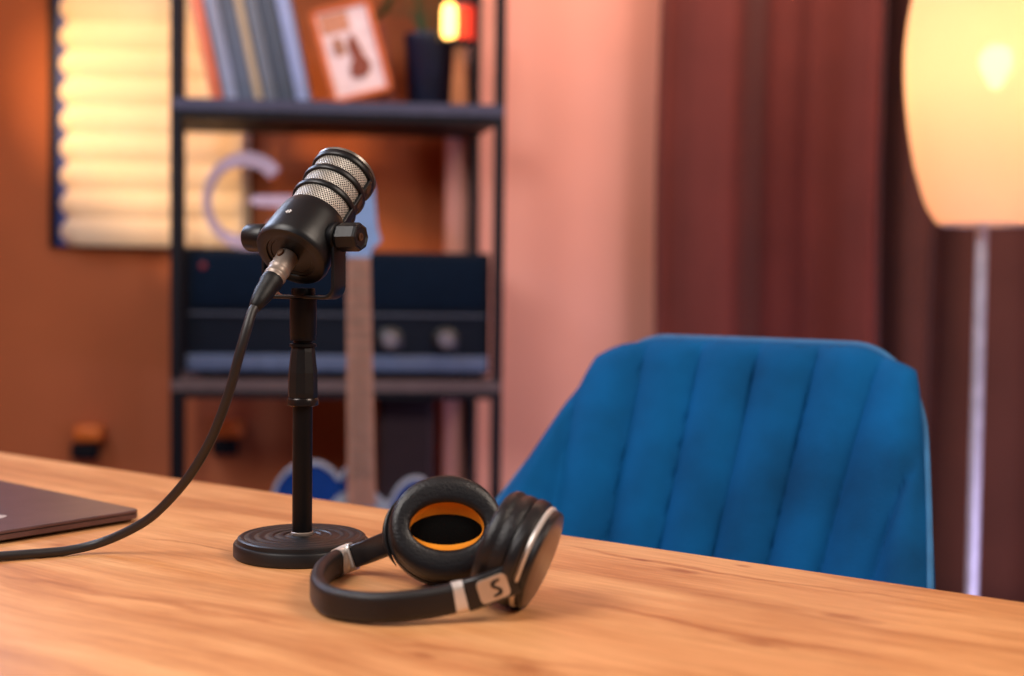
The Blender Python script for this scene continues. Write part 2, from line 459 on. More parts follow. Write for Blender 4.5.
# fold list: centre, width, depth (+ away from the room), sideways drift
curtain(660, 893, [(.05, .07, .08, 0), (.27, .10, -.07, 0), (.50, .10, .08, 0), (.68, .11, .09, 0), (.86, .06, -.08, .0), (1.0, .04, .16, 0)], CY,
        M['curtain'], 'heavy oxblood red curtain with deep folds between salmon wall and floor lamp')
curtain(889, 1180, [(.0, .03, .12, 0), (.13, .08, -.03, 0), (.24, .06, .14, -.10), (.42, .08, -.03, 0), (.62, .06, .06, 0), (.8, .08, -.03, 0)], CY + .05,
        M['curtain2'], 'brown curtain hanging directly behind the floor lamp pole')
a0, a1 = on_line(650, CY), on_line(1200, CY)
t = thing('curtain_rail', 'dark rail carrying both curtains along the back wall', 'curtain rail'); t.matrix_world = Matrix.Translation((0, CY + .0, 0)) @ Matrix.Rotation(TH, 4, 'Z')
MB().lathe([(.011, 0), (.011, a1 - a0)], 16, Matrix.Translation((a0, .0, 2.615)) @ Matrix.Rotation(R(90), 4, 'Y'), caps=True).build('rod', M['blackmetal'], t)
for x in (a0 + .1, a1 - .1):
    MB().box(x, .09, 2.62, .02, .2, .02).build('wall_bracket', M['blackmetal'], t)

# ------------------------------------------------------------------ shelf unit
SY = 3.14                                    # shelf front plane crosses the lens axis
shM = Matrix.Translation((0, SY, 0)) @ Matrix.Rotation(TH, 4, 'Z')
sa, sb = on_line(176, SY), on_line(497, SY)
SD = .31
def sx(px): return on_line(px, SY)
def sz(px, py, b=0):
    a = on_line(px, SY + b); return at(px, py, SY + b + a * E.y).z
def sp(px, b):                                # shelf-frame x of a photo column at depth b behind the front
    k = (px - 512) / F_PX; return on_line(px, SY + b / E.x) + b * math.tan(TH) * 1.0
z_top = sz(180, 98); z_amp0 = sz(180, 379); Z3 = .16
M['board2'] = mat('taupe_board', (92, 78, 80), .6)
shelf = thing('shelf_unit', 'tall black steel shelf unit standing against the orange and salmon walls', 'shelf unit')
shelf.matrix_world = shM
for x in (sa, sb):
    for y, ox in ((0, 0), (SD, -.045)):
        MB().box(x + ox, y, 1.0, .027, .024, 2.0, bev=.003).build('post', M['shelfmetal'], shelf)
for z in (z_top, z_amp0, Z3, 1.97):
    w = sb - sa
    MB().prism([(sa - .01, -.014), (sb + .01, -.014), (sb - .035, SD + .01), (sa - .055, SD + .01)], z - .028, z).build('board', M['board'] if z != z_amp0 else M['board2'], shelf, smooth=False)
    MB().prism([(sa, -.010), (sb, -.010), (sb - .045, SD), (sa - .045, SD)], z - .046, z - .0285).build('shelf_rail', M['shelfmetal'], shelf, smooth=False)

def shelf_thing(name, label, cat, a, b, z, rz=0, group=None):
    t = thing(name, label, cat, group=group)
    t.matrix_world = shM @ Matrix.Translation((a, b, z + .001)) @ Matrix.Rotation(rz, 4, 'Z'); return t

# books leaning to the left
M['b'] = [mat('cover_%s' % n, c, .6, var=.05) for n, c in
          (('salmon', (236, 134, 104)), ('pale', (150, 168, 205)), ('slate', (88, 104, 128)), ('cream', (190, 176, 150)),
           ('grey', (104, 116, 132)), ('charcoal', (66, 80, 98)), ('ice', (146, 166, 212)))]
M['paper'] = mat('page_paper', (215, 205, 190), .85, stretch=(1, 200, 1), scale=8)
LEAN = R(-12)
bz = z_top
specs = [(207, 12, .30, 0, 'salmon book, leftmost of the row leaning on the top shelf'),
         (221, 14, .32, 1, 'pale blue binder leaning between salmon book and slate one'),
         (236, 16, .32, 2, 'slate blue binder leaning beside the pale blue binder'),
         (252, 8, .315, 3, 'thin cream book leaning in the middle of the row'),
         (262, 13, .32, 4, 'grey binder leaning just right of the thin cream book'),
         (276, 17, .32, 5, 'charcoal binder leaning before the last ice blue one'),
         (294, 14, .325, 6, 'ice blue binder, rightmost of the leaning row, nearest the picture frame')]
for px, w, h, ci, lab in specs:
    wd = w * .94 / F_PX * 3.02
    t = shelf_thing('book', lab, 'book', sx(px) + (0.0), .06, bz + .0, group='books leaning on the upper shelf')
    t.matrix_world = t.matrix_world @ Matrix.Rotation(LEAN, 4, 'Y')
    dd = .20
    c = MB(); c.box(.0015, dd / 2, h / 2, .003, dd, h, bev=.0008); c.box(wd - .0015, dd / 2, h / 2, .003, dd, h, bev=.0008)
    c.box(wd / 2, .002, h / 2, wd, .004, h, bev=.0012); c.build('cover', M['b'][ci], t)
    MB().box(wd / 2, dd / 2 + .001, h / 2, wd - .0065, dd - .008, h - .008).build('pages', M['paper'], t)

# framed picture leaning back
t = shelf_thing('picture_frame', 'orange wooden picture frame with white mount leaning on the top shelf', 'picture frame', sx(330), .07, z_top, R(0))
fw, fh = 64 / F_PX * 3.05, .250
Fm = Matrix.Rotation(R(-15), 4, 'Y') @ Matrix.Rotation(R(-8), 4, 'X')
fr = MB(); b = .013
fr.box(fw / 2, 0, b / 2, fw, .018, b, Fm, .002); fr.box(fw / 2, 0, fh - b / 2, fw, .018, b, Fm, .002)
fr.box(b / 2, 0, fh / 2, b, .018, fh, Fm, .002); fr.box(fw - b / 2, 0, fh / 2, b, .018, fh, Fm, .002)
fr.build('moulding', mat('orange_oak_moulding', (206, 104, 50), .5), t)
MB().box(fw / 2, .002, fh / 2, fw - .02, .006, fh - .02, Fm).build('mount_board', mat('white_mount', (224, 206, 212), .6), t)
pic = MB()
pic.prism([(.052, .055), (.078, .052), (.098, .060), (.106, .085), (.094, .11), (.088, .145), (.078, .168), (.066, .16), (.060, .13), (.064, .10), (.052, .08)], 0, .002,
          Fm @ Matrix.Translation((.012, -.003, 0)) @ Matrix.Rotation(R(90), 4, 'X'))
pic.build('printed_picture', mat('brown_print', (126, 58, 40), .6), t)
pic = MB(); pic.box(.055, -.0015, fh - .045, .07, .002, .05, Fm); pic.build('printed_caption_patch', mat('tan_print', (190, 132, 104), .6), t)
MB().box(.05, .045, .075, .02, .004, .16, Fm @ Matrix.Rotation(R(22), 4, 'X')).build('easel_back', M['wood'], t)

# brown book leaning behind, right of the picture
t = shelf_thing('book', 'dark red-brown book leaning between the picture frame and the navy pot', 'book', sx(380), .13, z_top, 0)
t.matrix_world = t.matrix_world @ Matrix.Rotation(R(-10), 4, 'Y')
c = MB(); c.box(.0015, .07, .11, .003, .14, .22, bev=.0008); c.box(.0385, .07, .11, .003, .14, .22, bev=.0008); c.box(.02, .002, .11, .04, .004, .22, bev=.001)
c.build('cover', mat('russet_cover', (128, 58, 40), .6), t)
MB().box(.02, .071, .11, .034, .13, .212).build('pages', M['paper'], t)

# plant in a navy pot
zpot = z_top
t = shelf_thing('potted_plant', 'green leafy plant in a dark navy pot on the top shelf', 'potted plant', sx(431), .15, zpot)
pr = .071
MB().lathe([(0, 0), (pr * .82, 0), (pr * .86, .004), (pr, .17), (pr * 1.03, .175), (pr * 1.03, .195), (pr * .95, .195), (pr * .92, .17), (0, .17)], 40).build('pot', M['pot'], t)
MB().lathe([(0, .182), (pr * .93, .180)], 32).build('soil', M['soil'], t)
lv = MB(); stx = MB()
random.seed(7)
for i in range(26):
    a = random.uniform(0, 2 * PI); out = random.uniform(.02, .08); hh = random.uniform(.12, .22)
    d = Vector((math.cos(a), -abs(math.sin(a)) * .6 + .1, 0)).normalized()
    if i < 7: d = Vector((-.9, -.3 + .1 * i, 0)).normalized(); out = .05 + .008 * i; hh = .12 - .008 * i
    p0 = Vector((0, 0, .181)) + d * .02
    path = spline([p0, p0 + d * out * .4 + Vector((0, 0, hh * .9)), p0 + d * out + Vector((0, 0, hh))], 5)
    stx.sweep(path, circ(.0016, 6), up=d.cross(Vector((0, 0, 1))))
    L = random.uniform(.04, .06); w = L * .34; tip = path[-1]
    side = d.cross(Vector((0, 0, 1)))
    vs = []; fs = []
    for k in range(7):
        u = k / 6; ww = w * math.sin(PI * (u * .9 + .05)) ** .8; c0 = tip + d * L * u * .85 + Vector((0, 0, .01 - .035 * u * u))
        vs += [c0 - side * ww + Vector((0, 0, .006)), c0, c0 + side * ww + Vector((0, 0, .006))]
    for k in range(6):
        for q in (0, 1): fs.append((3 * k + q, 3 * k + q + 1, 3 * k + q + 4, 3 * k + q + 3))
    lv.add(vs, fs)
l = lv.build('foliage', M['leaf'], t); l.modifiers.new('t', 'SOLIDIFY').thickness = .0008
stx.build('stems', M['leaf'], t)

# small lantern: wooden foot, dark collar, glowing tube and red glass
t = shelf_thing('table_lantern', 'small glowing lantern on a tapered wooden foot beside the pot', 'lantern', sx(457), .05, z_top)
zc = sz(455, 41, .05) - z_top
MB().lathe([(0, 0), (.030, 0), (.030, .006), (.019, zc - .012), (0, zc - .012)], 4, Matrix.Rotation(R(45), 4, 'Z')).build('wooden_foot', M['wood'], t, smooth=False)
MB().lathe([(0, zc - .012), (.034, zc - .012), (.036, zc - .004), (.034, zc + .001), (0, zc + .001)], 32).build('collar', M['shelfmetal'], t)
MB().lathe([(0, 0), (.010, .001), (.017, .008), (.0185, .02), (.0185, .072), (.015, .084), (.008, .089), (0, .090)], 28, Matrix.Translation((-.026, -.012, zc + .001))).build('bulb', M['bulb'], t)
gl = MB().lathe([(.021, 0), (.021, .085), (.0192, .085), (.0192, 0)], 32, Matrix.Translation((.018, 0.012, zc + .002))).build('red_glass', M['redglass'], t)
MB().lathe([(0, .10), (.0345, .10), (.0345, .104), (0, .106)], 32, Matrix.Translation((0, 0, zc + .001))).build('cap', M['shelfmetal'], t)

# amplifier across the middle bay
az0 = z_amp0 + .012; az1 = sz(180, 249)
aw = sb - sa - .034; AH = az1 - az0
t = shelf_thing('guitar_amplifier', 'wide black amplifier with grille and two round dials in the middle bay', 'amplifier', sa + .017, .012, az0)
MB().box(aw / 2, .135, AH / 2 , aw, .26, AH, bev=.008).build('cabinet', M['amp'], t)
g0 = sz(180, 312) - az0
MB().box(aw / 2, .002, (g0 + AH) / 2, aw - .03, .012, AH - g0 - .024, bev=.003).build('grille', M['ampgrille'], t)
MB().box(aw / 2, .003, g0 - .004, aw - .02, .010, .006, bev=.001).build('grille_trim', mat('dim_trim', (70, 80, 98), .5), t)
s0, s1 = sz(180, 371) - az0, sz(180, 355) - az0
MB().box(aw / 2, .000, (s0 + s1) / 2, aw - .012, .014, s1 - s0, bev=.002).build('lower_trim', M['amptrim'], t)
for px in (390, 446):
    x = sx(px) - sa - .017; zk = sz(px, 341) - az0
    k = MB().lathe([(0, 0), (.033, 0), (.033, .007), (.028, .010), (0, .010)], 32, Matrix.Translation((x, .003, zk)) @ Matrix.Rotation(R(90), 4, 'X')).build('dial', M['plastic'], t)
    MB().lathe([(0, .010), (.020, .010), (.020, .024), (.016, .028), (0, .028)], 28, Matrix.Translation((x, .003, zk)) @ Matrix.Rotation(R(90), 4, 'X')).build('dial_cap', M['knobface'], k)
x = sx(202) - sa - .017; zk = sz(202, 266) - az0
MB().lathe([(0, 0), (.009, 0), (.008, .005), (0, .007)], 20, Matrix.Translation((x, -.003, zk)) @ Matrix.Rotation(R(90), 4, 'X')).build('pilot_light', emit_mat('red_pilot', (90, 20, 30), .6), t)
ft = []
for x in (.06, aw - .06):
    MB().box(x, .13, -.006, .03, .2, .0118).build('foot', M['plastic'], t)

# letter G standing on the amplifier
t_z0 = az1 + .002
gx, gz0, gz1 = sx(203), t_z0, sz(244, 153, .08)
Rg = (gz1 - gz0) / 2; cgx = sx(244) ; cgz = (gz0 + gz1) / 2
pts_o, pts_i = [], []
n = 40; a0_, a1_ = 42, 325
out = []
for i in range(n + 1):
    a = R(a0_ + (a1_ - a0_) * i / n); out.append((math.cos(a) * Rg * .90, math.sin(a) * Rg))
inn = []
for i in range(n + 1):
    a = R(a0_ + (a1_ - a0_) * (1 - i / n)); f = abs(math.cos((a - PI) ))
    th = Rg * (.30 - .14 * max(0, -math.cos(a)) ** 1.0)
    inn.append((math.cos(a) * (Rg * .90 - th), math.sin(a) * (Rg - th)))
g = MB().prism(out + inn, -.015, .015, Matrix.Rotation(R(90), 4, 'X'))
bar = [(.0, .0), (Rg * .16, Rg * .11), (Rg * .95, Rg * .13), (Rg * .93, -Rg * .62), (Rg * .66, -Rg * .62), (Rg * .66, -Rg * .12), (Rg * .2, -Rg * .10)]
g.prism(bar, -.0152, .0152, Matrix.Rotation(R(90), 4, 'X'))
go = g.build('decorative_letter', M['letter'], smooth=False)
go.matrix_world = shM @ Matrix.Translation((cgx, .06, cgz)); tag(go, 'large lilac capital letter G standing on the black amplifier', 'letter')

# dark cabinet on the lowest bay, right side
t = thing('speaker_cabinet', 'dark speaker cabinet in the lower right bay behind the guitar', 'speaker')
cx0, cx1 = sx(376), sx(437)
t.matrix_world = shM @ Matrix.Translation(((cx0 + cx1) / 2, .10, Z3 + .004))
ch = z_amp0 - Z3 - .06
MB().box(0, .10, ch / 2, cx1 - cx0, .2, ch, bev=.02).build('cabinet', mat('aubergine_cabinet', (48, 30, 36), .6), t)
MB().box(0, -.003, ch / 2, cx1 - cx0 - .03, .012, ch - .05, bev=.004).build('speaker_grille', mat('plum_grille_cloth', (40, 26, 34), .9, bump=.6, bscale=800), t)

# ------------------------------------------------------------------ electric guitar on a stand
GY = 2.55
gb = at(361, 500, GY); 
gt = thing('electric_guitar', 'blue electric guitar with white edge and pale neck upright before the shelves', 'guitar')
gz_nut = at(358, 258, GY).z; gz_body = at(360, 468, GY).z
G0 = Vector((gb.x, GY, gz_body))
gt.matrix_world = Matrix.Translation(G0) @ Matrix.Rotation(R(6), 4, 'Z') @ Matrix.Rotation(R(-4), 4, 'X') @ Matrix.Rotation(R(-1.2), 4, 'Y')
bw = .165
outl = [(-.030, .0), (-.045, -.02), (-.060, -.004), (-.090, .012), (-.135, .006), (-.168, -.025), (-.178, -.07), (-.158, -.12), (-.128, -.15), (-.132, -.20), (-.158, -.26),
        (-.165, -.32), (-.135, -.375), (-.07, -.40), (.02, -.405), (.09, -.39), (.145, -.345), (.160, -.28), (.145, -.21), (.115, -.16), (.112, -.13),
        (.130, -.09), (.138, -.055), (.126, -.028), (.10, -.026), (.075, -.045), (.055, -.075), (.032, -.06)]
sm = spline([(x, y, 0) for x, y in outl] + [(outl[0][0], outl[0][1], 0)], 5)[:-1]
o2 = [(p.x, p.y) for p in sm]
FX = Matrix.Rotation(R(90), 4, 'X')
MB().prism(o2, -.018, .018, FX).build('body', M['gtrblue'], gt)
rim = MB(); P3 = [Vector((x, 0, y)) for x, y in o2]; P3 = P3 + [P3[0]]
rim.sweep([Vector((p.x, -.0195, p.z)) for p in P3], circ(.0038, 6), up=Vector((0, 1, 0))); rim.sweep([Vector((p.x, .0195, p.z)) for p in P3], circ(.004, 6), up=Vector((0, 1, 0)))
rim.build('binding', M['gtrwhite'], gt)
pg = spline([(-.028, -.045, 0), (-.05, -.055, 0), (-.085, -.10, 0), (-.085, -.16, 0), (-.05, -.24, 0), (.03, -.27, 0), (.10, -.32, 0), (.125, -.27, 0), (.085, -.18, 0), (.08, -.10, 0), (.085, -.07, 0), (.06, -.085, 0), (.03, -.05, 0), (-.028, -.045, 0)], 4)[:-1]
MB().prism([(p.x, p.y) for p in pg], .018, .021, FX).build('pickguard', M['gtrwhite'], gt)
for k in range(3):
    MB().box(0, -.0245, -.10 - .06 * k, .075, .008, .018, bev=.004).build('pickup', M['plastic'], gt)
MB().box(0, -.026, -.30, .08, .012, .03, bev=.003).build('bridge', M['nickel'], gt)
NL = gz_nut - gz_body
nk = MB(); nk.prism([(-.028, -.06), (.028, -.06), (.0235, NL), (-.0235, NL)], .006, .026, FX); nk.build('neck', M['gtrneck'], gt)
fb = MB().prism([(-.0285, -.075), (.0285, -.075), (.024, NL), (-.024, NL)], .026, .0305, FX).build('fretboard', mat('light_fretboard', (168, 122, 104), .5), gt)
for k in range(21):
    zz = NL - (NL + .20) * (1 - 2 ** (-(k + 1) / 12))
    MB().box(0, -.0315, zz, .05, .002, .0022).build('fret', M['nickel'], gt)
for k in range(6):
    x = -.017 + .0068 * k
    MB().sweep([Vector((x, -.0345, -.30)), Vector((x * .9, -.0335, NL))], circ(.0006, 5), up=Vector((0, 1, 0))).build('string', M['nickel'], gt)
hs = spline([(-.024, 0, 0), (-.028, .03, 0), (-.042, .05, 0), (-.040, .09, 0), (-.030, .15, 0), (-.01, .178, 0), (.018, .176, 0), (.032, .15, 0), (.036, .10, 0), (.040, .06, 0), (.046, .035, 0), (.030, .02, 0), (.024, 0, 0)], 4)
MB().prism([(p.x, p.y + NL) for p in hs], .008, .024, FX).build('headstock', M['headstock'], gt)
for k in range(6):
    x = -.052 + .002 * k; MB().lathe([(0, 0), (.008, 0), (.008, .016), (0, .018)], 12, Matrix.Translation((-.062, -.016, NL + .045 + .021 * k)) @ Matrix.Rotation(R(90), 4, 'Y')).build('tuning_peg', M['nickel'], gt)
# guitar stand
zlow = gz_body - .41
tt = thing('guitar_stand', 'black tubular stand holding the blue guitar above the floor', 'guitar stand', (G0.x, GY, 0))
mb = MB(); up = Vector((1, 0, 0))
zc_ = zlow - .02
mb.sweep(spline([(0, .06, zc_ + .35), (0, .05, zc_), (0, .0, zc_ - .04)], 6), circ(.011, 10), up=up); mb.build('upright', M['blackmetal'], tt)
for q in (-1, 1):
    MB().sweep(spline([(0, .03, zc_), (q * .13, -.12, .10), (q * .19, -.20, .012)], 8), circ(.010, 10), up=Vector((0, 0, 1))).build('leg', M['blackmetal'], tt)
    MB().sweep(spline([(0, .04, zc_ - .01), (q * .07, -.0, zc_ - .012), (q * .085, -.06, zc_ - .006), (q * .085, -.075, zc_ + .02)], 6), circ(.009, 10), up=Vector((0, 0, 1))).build('cradle_arm', M['rubber'], tt)
MB().sweep(spline([(0, .04, zc_), (0, .16, .12), (0, .20, .012)], 8), circ(.010, 10), up=up).build('leg', M['blackmetal'], tt)

# ------------------------------------------------------------------ floor lamp
LY = 2.45
lp = at(982, 230, LY)
t = thing('floor_lamp', 'floor lamp with barrel paper shade lit from inside and pale pole', 'lamp', (lp.x, LY, 0))
zs = lambda py: at(984, py, LY).z
MB().lathe([(0, 0), (.14, 0), (.145, .006), (.14, .018), (.05, .026), (.02, .034), (0, .034)], 56).build('base', M['lampmetal'], t)
MB().lathe([(.0125, .03), (.0125, zs(190))], 28, caps=True).build('pole', M['lampmetal'], t)
px2m = LY / F_PX
shp = [(225.5, 41), (222, 47), (212, 54), (200, 60), (180, 66.5), (160, 72), (120, 79), (80, 83), (40, 83), (0, 78), (-40, 68), (-80, 54), (-100, 44)]
prof = [(r * .935 * px2m, zs(y)) for y, r in shp]
prof = [(p.x, p.y) for p in spline([(a, b, 0) for a, b in prof], 6)]
sh = MB().lathe(prof, 96); sho = sh.build('lamp_shade', M['shade'], t)
for r_, z_ in ((prof[0][0], prof[0][1]), (prof[-1][0], prof[-1][1])):
    MB().lathe([(r_ + .0025 * math.cos(b), z_ + .0025 * math.sin(b)) for b in [2 * PI * q / 8 for q in range(9)]], 64).build('shade_ring', M['lampmetal'], t)
for q in range(3):
    a = 2 * PI * q / 3
    MB().sweep([Vector((.01 * math.cos(a), .01 * math.sin(a), zs(205))), Vector((prof[0][0] * math.cos(a), prof[0][0] * math.sin(a), prof[0][1]))], circ(.0018, 6)).build('shade_spoke', M['lampmetal'], t)
zbulb = zs(62)
MB().lathe([(0, zs(190)), (.018, zs(190)), (.020, zbulb - .06), (.014, zbulb - .05), (0, zbulb - .05)], 24).build('socket', M['lampmetal'], t)
MB().lathe([(0, -.052), (.013, -.050), (.015, -.035), (.028, -.015), (.032, .003), (.027, .02), (.014, .031), (0, .034)], 28, Matrix.Translation((.018, 0, zbulb))).build('bulb', emit_mat('lamp_bulb', (255, 206, 150), 30), t)
LAMP = Vector((lp.x, LY, zbulb))

# ------------------------------------------------------------------ table
TROT = math.atan2(TD.y, TD.x)
t = thing('table', 'light oak table with visible knots and grain filling the foreground', 'table', (tc_.x, tc_.y, 0), TROT)
MB().box(0, 0, .75 - .018, TL, TW, .036, bev=.0025).build('tabletop', M['table'], t)
for x in (-1, 1):
    for y in (-1, 1):
        MB().box(x * (TL / 2 - .08), y * (TW / 2 - .07), .357, .05, .05, .714, bev=.004).build('leg', M['blackmetal'], t)
MB().box(0, 0, .695, TL - .2, .04, .036, bev=.003).build('crossbar', M['blackmetal'], t)
TZ = .75

# ------------------------------------------------------------------ velvet chair
CS = -.6026; TDc = Vector((.837, -.547, 0)).normalized(); TNc = Vector((.547, .837, 0)).normalized()
co = TDc * CS + TNc * 1.046
chair = thing('velvet_chair', 'blue velvet chair with vertically channelled back tucked behind the oak table', 'chair', (co.x, co.y, 0), math.atan2(TDc.y, TDc.x))
# local frame: x along the table edge, y away from the table
ZB, ZT = .44, .9272
def shell(u, v, off=0.):
    z = ZB + (ZT - ZB) * v
    wl = .337 - .1300 * v ** 1.15 - .06 * max(0, .3 - v) / .3
    au = abs(u)
    x = wl * (au ** .92) * (1 if u > 0 else -1) if u else 0
    y = .1917 + .2485 * v - (.2026 * max(0, 1 - v) ** 1.2578 + .018) * au ** 2.6 + .05 * (max(0, .3 - v) / .3)
    k = max(0., au - .60) / .40
    z -= .004 * v + .036 * k ** 2.3 * v ** 3
    x *= 1 - .07 * (max(0., v - .84) / .16) ** 2.2
    return Vector((x, y, z))
nu, nv = 150, 44
def shell_n(u, v):
    e = 1e-3
    du = shell(min(1, u + e), v) - shell(max(-1, u - e), v); dv = shell(u, min(1, v + e)) - shell(u, max(0, v - e))
    n = du.cross(dv); n.normalize()
    return n if n.y < 0 else -n
vs = []
for side in (1, -1):
    for j in range(nv + 1):
        v = j / nv
        for i in range(nu + 1):
            u = -1 + 2 * i / nu
            p = shell(u, v); n = shell_n(u, v)
            x = p.x
            pitch = .078 * (1 - .19 * (1 - v))
            puff = abs(math.sin(PI * (x / pitch - .15))) ** .4
            edge = min(1., (1 - abs(u)) * 9, (1 - v) * 11)
            edge = math.sqrt(max(0, 1 - (1 - edge) ** 2))
            if side == 1: th = .002 + (.011 + .018 * puff) * edge
            else: th = -.004 - .020 * edge
            vs.append(p + n * th)
N1 = (nu + 1) * (nv + 1); fs = []
for s_ in (0, 1):
    for j in range(nv):
        for i in range(nu):
            a = s_ * N1 + j * (nu + 1) + i; fs.append((a, a + 1, a + nu + 2, a + nu + 1))
ring = [i for i in range(nu + 1)] + [j * (nu + 1) + nu for j in range(1, nv + 1)] + [nv * (nu + 1) + i for i in range(nu - 1, -1, -1)] + [j * (nu + 1) for j in range(nv - 1, 0, -1)]
for q in range(len(ring)):
    a, b = ring[q], ring[(q + 1) % len(ring)]; fs.append((a, b, b + N1, a + N1))
mb = MB(); mb.add(vs, fs); mb.build('backrest', M['velvet'], chair, angle=75)
edge_path = [shell(-1, j / 30) for j in range(31)] + [shell(-1 + 2 * i / 60, 1) for i in range(1, 60)] + [shell(1, 1 - j / 30) for j in range(31)]
MB().sweep([p + Vector((0, .004, .001)) for p in edge_path], circ(.0045, 8), up=Vector((0, 1, .01))).build('piping', M['piping'], chair)
seat = MB(); bm_prof = []
st_ = spline([(-.22, .18, 0), (-.27, .04, 0), (-.27, -.16, 0), (-.19, -.23, 0), (0, -.24, 0), (.19, -.23, 0), (.27, -.16, 0), (.27, .04, 0), (.22, .18, 0), (.12, .225, 0), (0, .235, 0), (-.12, .225, 0), (-.22, .18, 0)], 5)[:-1]
lay = [(.90, .375), (.97, .38), (1.0, .40), (1.0, .44), (.97, .462), (.88, .472), (.5, .478), (.02, .48)]
n_ = len(st_); vs = [Vector((p.x * k, .0 + (p.y - .0) * k, z)) for k, z in lay for p in st_]; fs = []
for l in range(len(lay) - 1):
    for i in range(n_): fs.append((l * n_ + i, l * n_ + (i + 1) % n_, (l + 1) * n_ + (i + 1) % n_, (l + 1) * n_ + i))
fs.append(tuple(range(n_)))
seat.add(vs, fs); seat.build('seat', M['velvet'], chair)
for x in (-1, 1):
    for y, yy in ((-.16, -.22), (.15, .25)):
        MB().lathe([(.017, 0), (.011, 1.)], 14, frame(Vector((x * .24, yy, 0)), Vector((x * -.05, y - yy, .385))) @ Matrix.Diagonal((1, 1, .392, 1)), caps=True).build('leg', M['blackmetal'], chair)

# ------------------------------------------------------------------ microphone on its stand
SX, SYm = at(302, 553, 1.103).x, 1.103
stand = thing('microphone_stand', 'black desktop microphone stand with round ridged base on the table', 'microphone stand', (SX, SYm, TZ))
pz = lambda py: at(302, py, SYm).z - TZ
base = [(0, 0), (.0585, 0), (.060, .0015), (.060, .0105), (.0590, .0122), (.0568, .0126), (.0562, .0160), (.0545, .0172)]
r = .0545
for k in range(5):
    base += [(r - .0022, .0174 + .0001 * k), (r - .0034, .0167), (r - .0044, .0167), (r - .0060, .0177)]
    r -= .0088
base += [(.0098, .0182), (0, .0182)]
MB().lathe(base, 96).build('base', mat('ridged_black_base', (14, 12, 14), .46, 0), stand)
MB().lathe([(0, .018), (.0099, .018), (.0099, .0200), (.0090, .0208)], 32).build('rod_collar', M['nickel'], stand)
MB().lathe([(.0088, .020), (.0088, pz(400))], 40, caps=True).build('rod', M['rodblack'], stand)
c0, c1 = pz(406), pz(347)
cl = MB(); cl.lathe([(.0105, c0), (.0138, c0 + .001), (.0140, c0 + .006), (.0130, c0 + .0075)], 48)
cl.build('clutch_collar', mat('gloss_collar', (40, 34, 32), .25, .5), stand)
MB().lathe([(.0128, c0 + .0075), (.0132, c0 + .012), (.0128, c0 + .030), (.0108, c1 - .004), (.0100, c1)], 10).build('clutch_grip', M['rubber'], stand, smooth=False)
z34, z33, z30 = pz(341), pz(336), pz(299)
MB().lathe([(.0080, c1 - .001), (.0116, c1 + .0005), (.0116, c1 + .0028), (.0082, c1 + .0035), (.0082, z34), (.0112, z34 + .0006), (.0112, z33), (.0116, z33 + .001), (.0116, z30), (0, z30)], 40).build('thread_adapter', M['rodblack'], stand)

_r = Vector((.9863, .165, 0)); _d = Vector((-.165, .9863, 0))
A = (_r * .425 + _d * .60 + Vector((0, 0, .69))).normalized()
Kx = (_r * .60 - _d * .425).normalized(); Kx = (Kx - A * Kx.dot(A)).normalized()
P0 = at(302, 237.3, SYm); P0.x = SX
cap = P0 - A * .027
Mm = frame(cap, A, Kx)            # local x = knob axis, z = microphone axis
mic = thing('microphone', 'black broadcast microphone with ringed silver mesh head tilted up', 'microphone')
mic.matrix_world = Mm
RB = .0305
MB().lathe([(0, .0030), (.019, .0030), (.0195, .0022), (.0225, .0022), (.0230, .0008), (.0285, .0002), (.0318, .0010), (.0334, .0035), (.0338, .007), (.0332, .020), (.0318, .040), (.0310, .046), (.0295, .0505), (.026, .0525)], 96).build('housing', M['micbody'], mic)
# mesh head
prof = [(.0268, .056), (.0272, .060), (.0272, .100), (.026, .104)]
seg = 96; vs = []; fs = []; uvs = []
zz = [.0510 + .0630 * k / 24 for k in range(25)]
for i in range(seg + 1):
    a = 2 * PI * i / seg
    for z in zz:
        r = .0276
        vs.append((r * math.cos(a), r * math.sin(a), z)); uvs.append((a * .0274 * (2 * PI * .0274 // .0026 * .0026) / (2 * PI * .0274), z))
nz2 = len(zz)
for i in range(seg):
    for k in range(nz2 - 1): fs.append((i * nz2 + k, (i + 1) * nz2 + k, (i + 1) * nz2 + k + 1, i * nz2 + k + 1))
mb = MB(); mb.add(vs, fs); go = mb.build('mesh_head', M['grille'], mic)
ul = go.data.uv_layers.new(name='UVMap')
for lp_ in go.data.loops: ul.data[lp_.index].uv = uvs[lp_.vertex_index]
for k, zc2 in enumerate((.0700, .0910, .1110)):
    MB().lathe([(.0270, zc2 - .0030), (.0300, zc2 - .0026), (.0306, zc2 - .0012), (.0306, zc2 + .0012), (.0300, zc2 + .0026), (.0270, zc2 + .0030)], 96).build('guard_ring', M['micbody'], mic)
MB().lathe([(.0270, .1143), (.0300, .1146), (.0304, .1170), (.0296, .1180), (.0265, .1180), (.0255, .1170), (0, .1163)], 96).build('front_rim', mat('pale_rim', (120, 114, 108), .35, .7), mic)
RA = 14
for q in (1, -1):
    rail = MB()
    rail.box(q * .0284, 0, .082, .0036, .010, .064, Matrix.Rotation(R(RA), 4, 'Z'), bev=.0012); rl_ = rail.build('side_rail', M['micbody'], mic)
    for z in (.0805, .1010):
        MB().lathe([(0, 0), (.0026, 0), (.0026, .0008), (0, .0008)], 20, Matrix.Rotation(R(RA), 4, 'Z') @ Matrix.Translation((q * .0299, 0, z)) @ Matrix.Rotation(R(90 * q), 4, 'Y') @ Matrix.Diagonal((2.1, 1, 1, 1))).build('oval_vent', M['brass'], rl_)
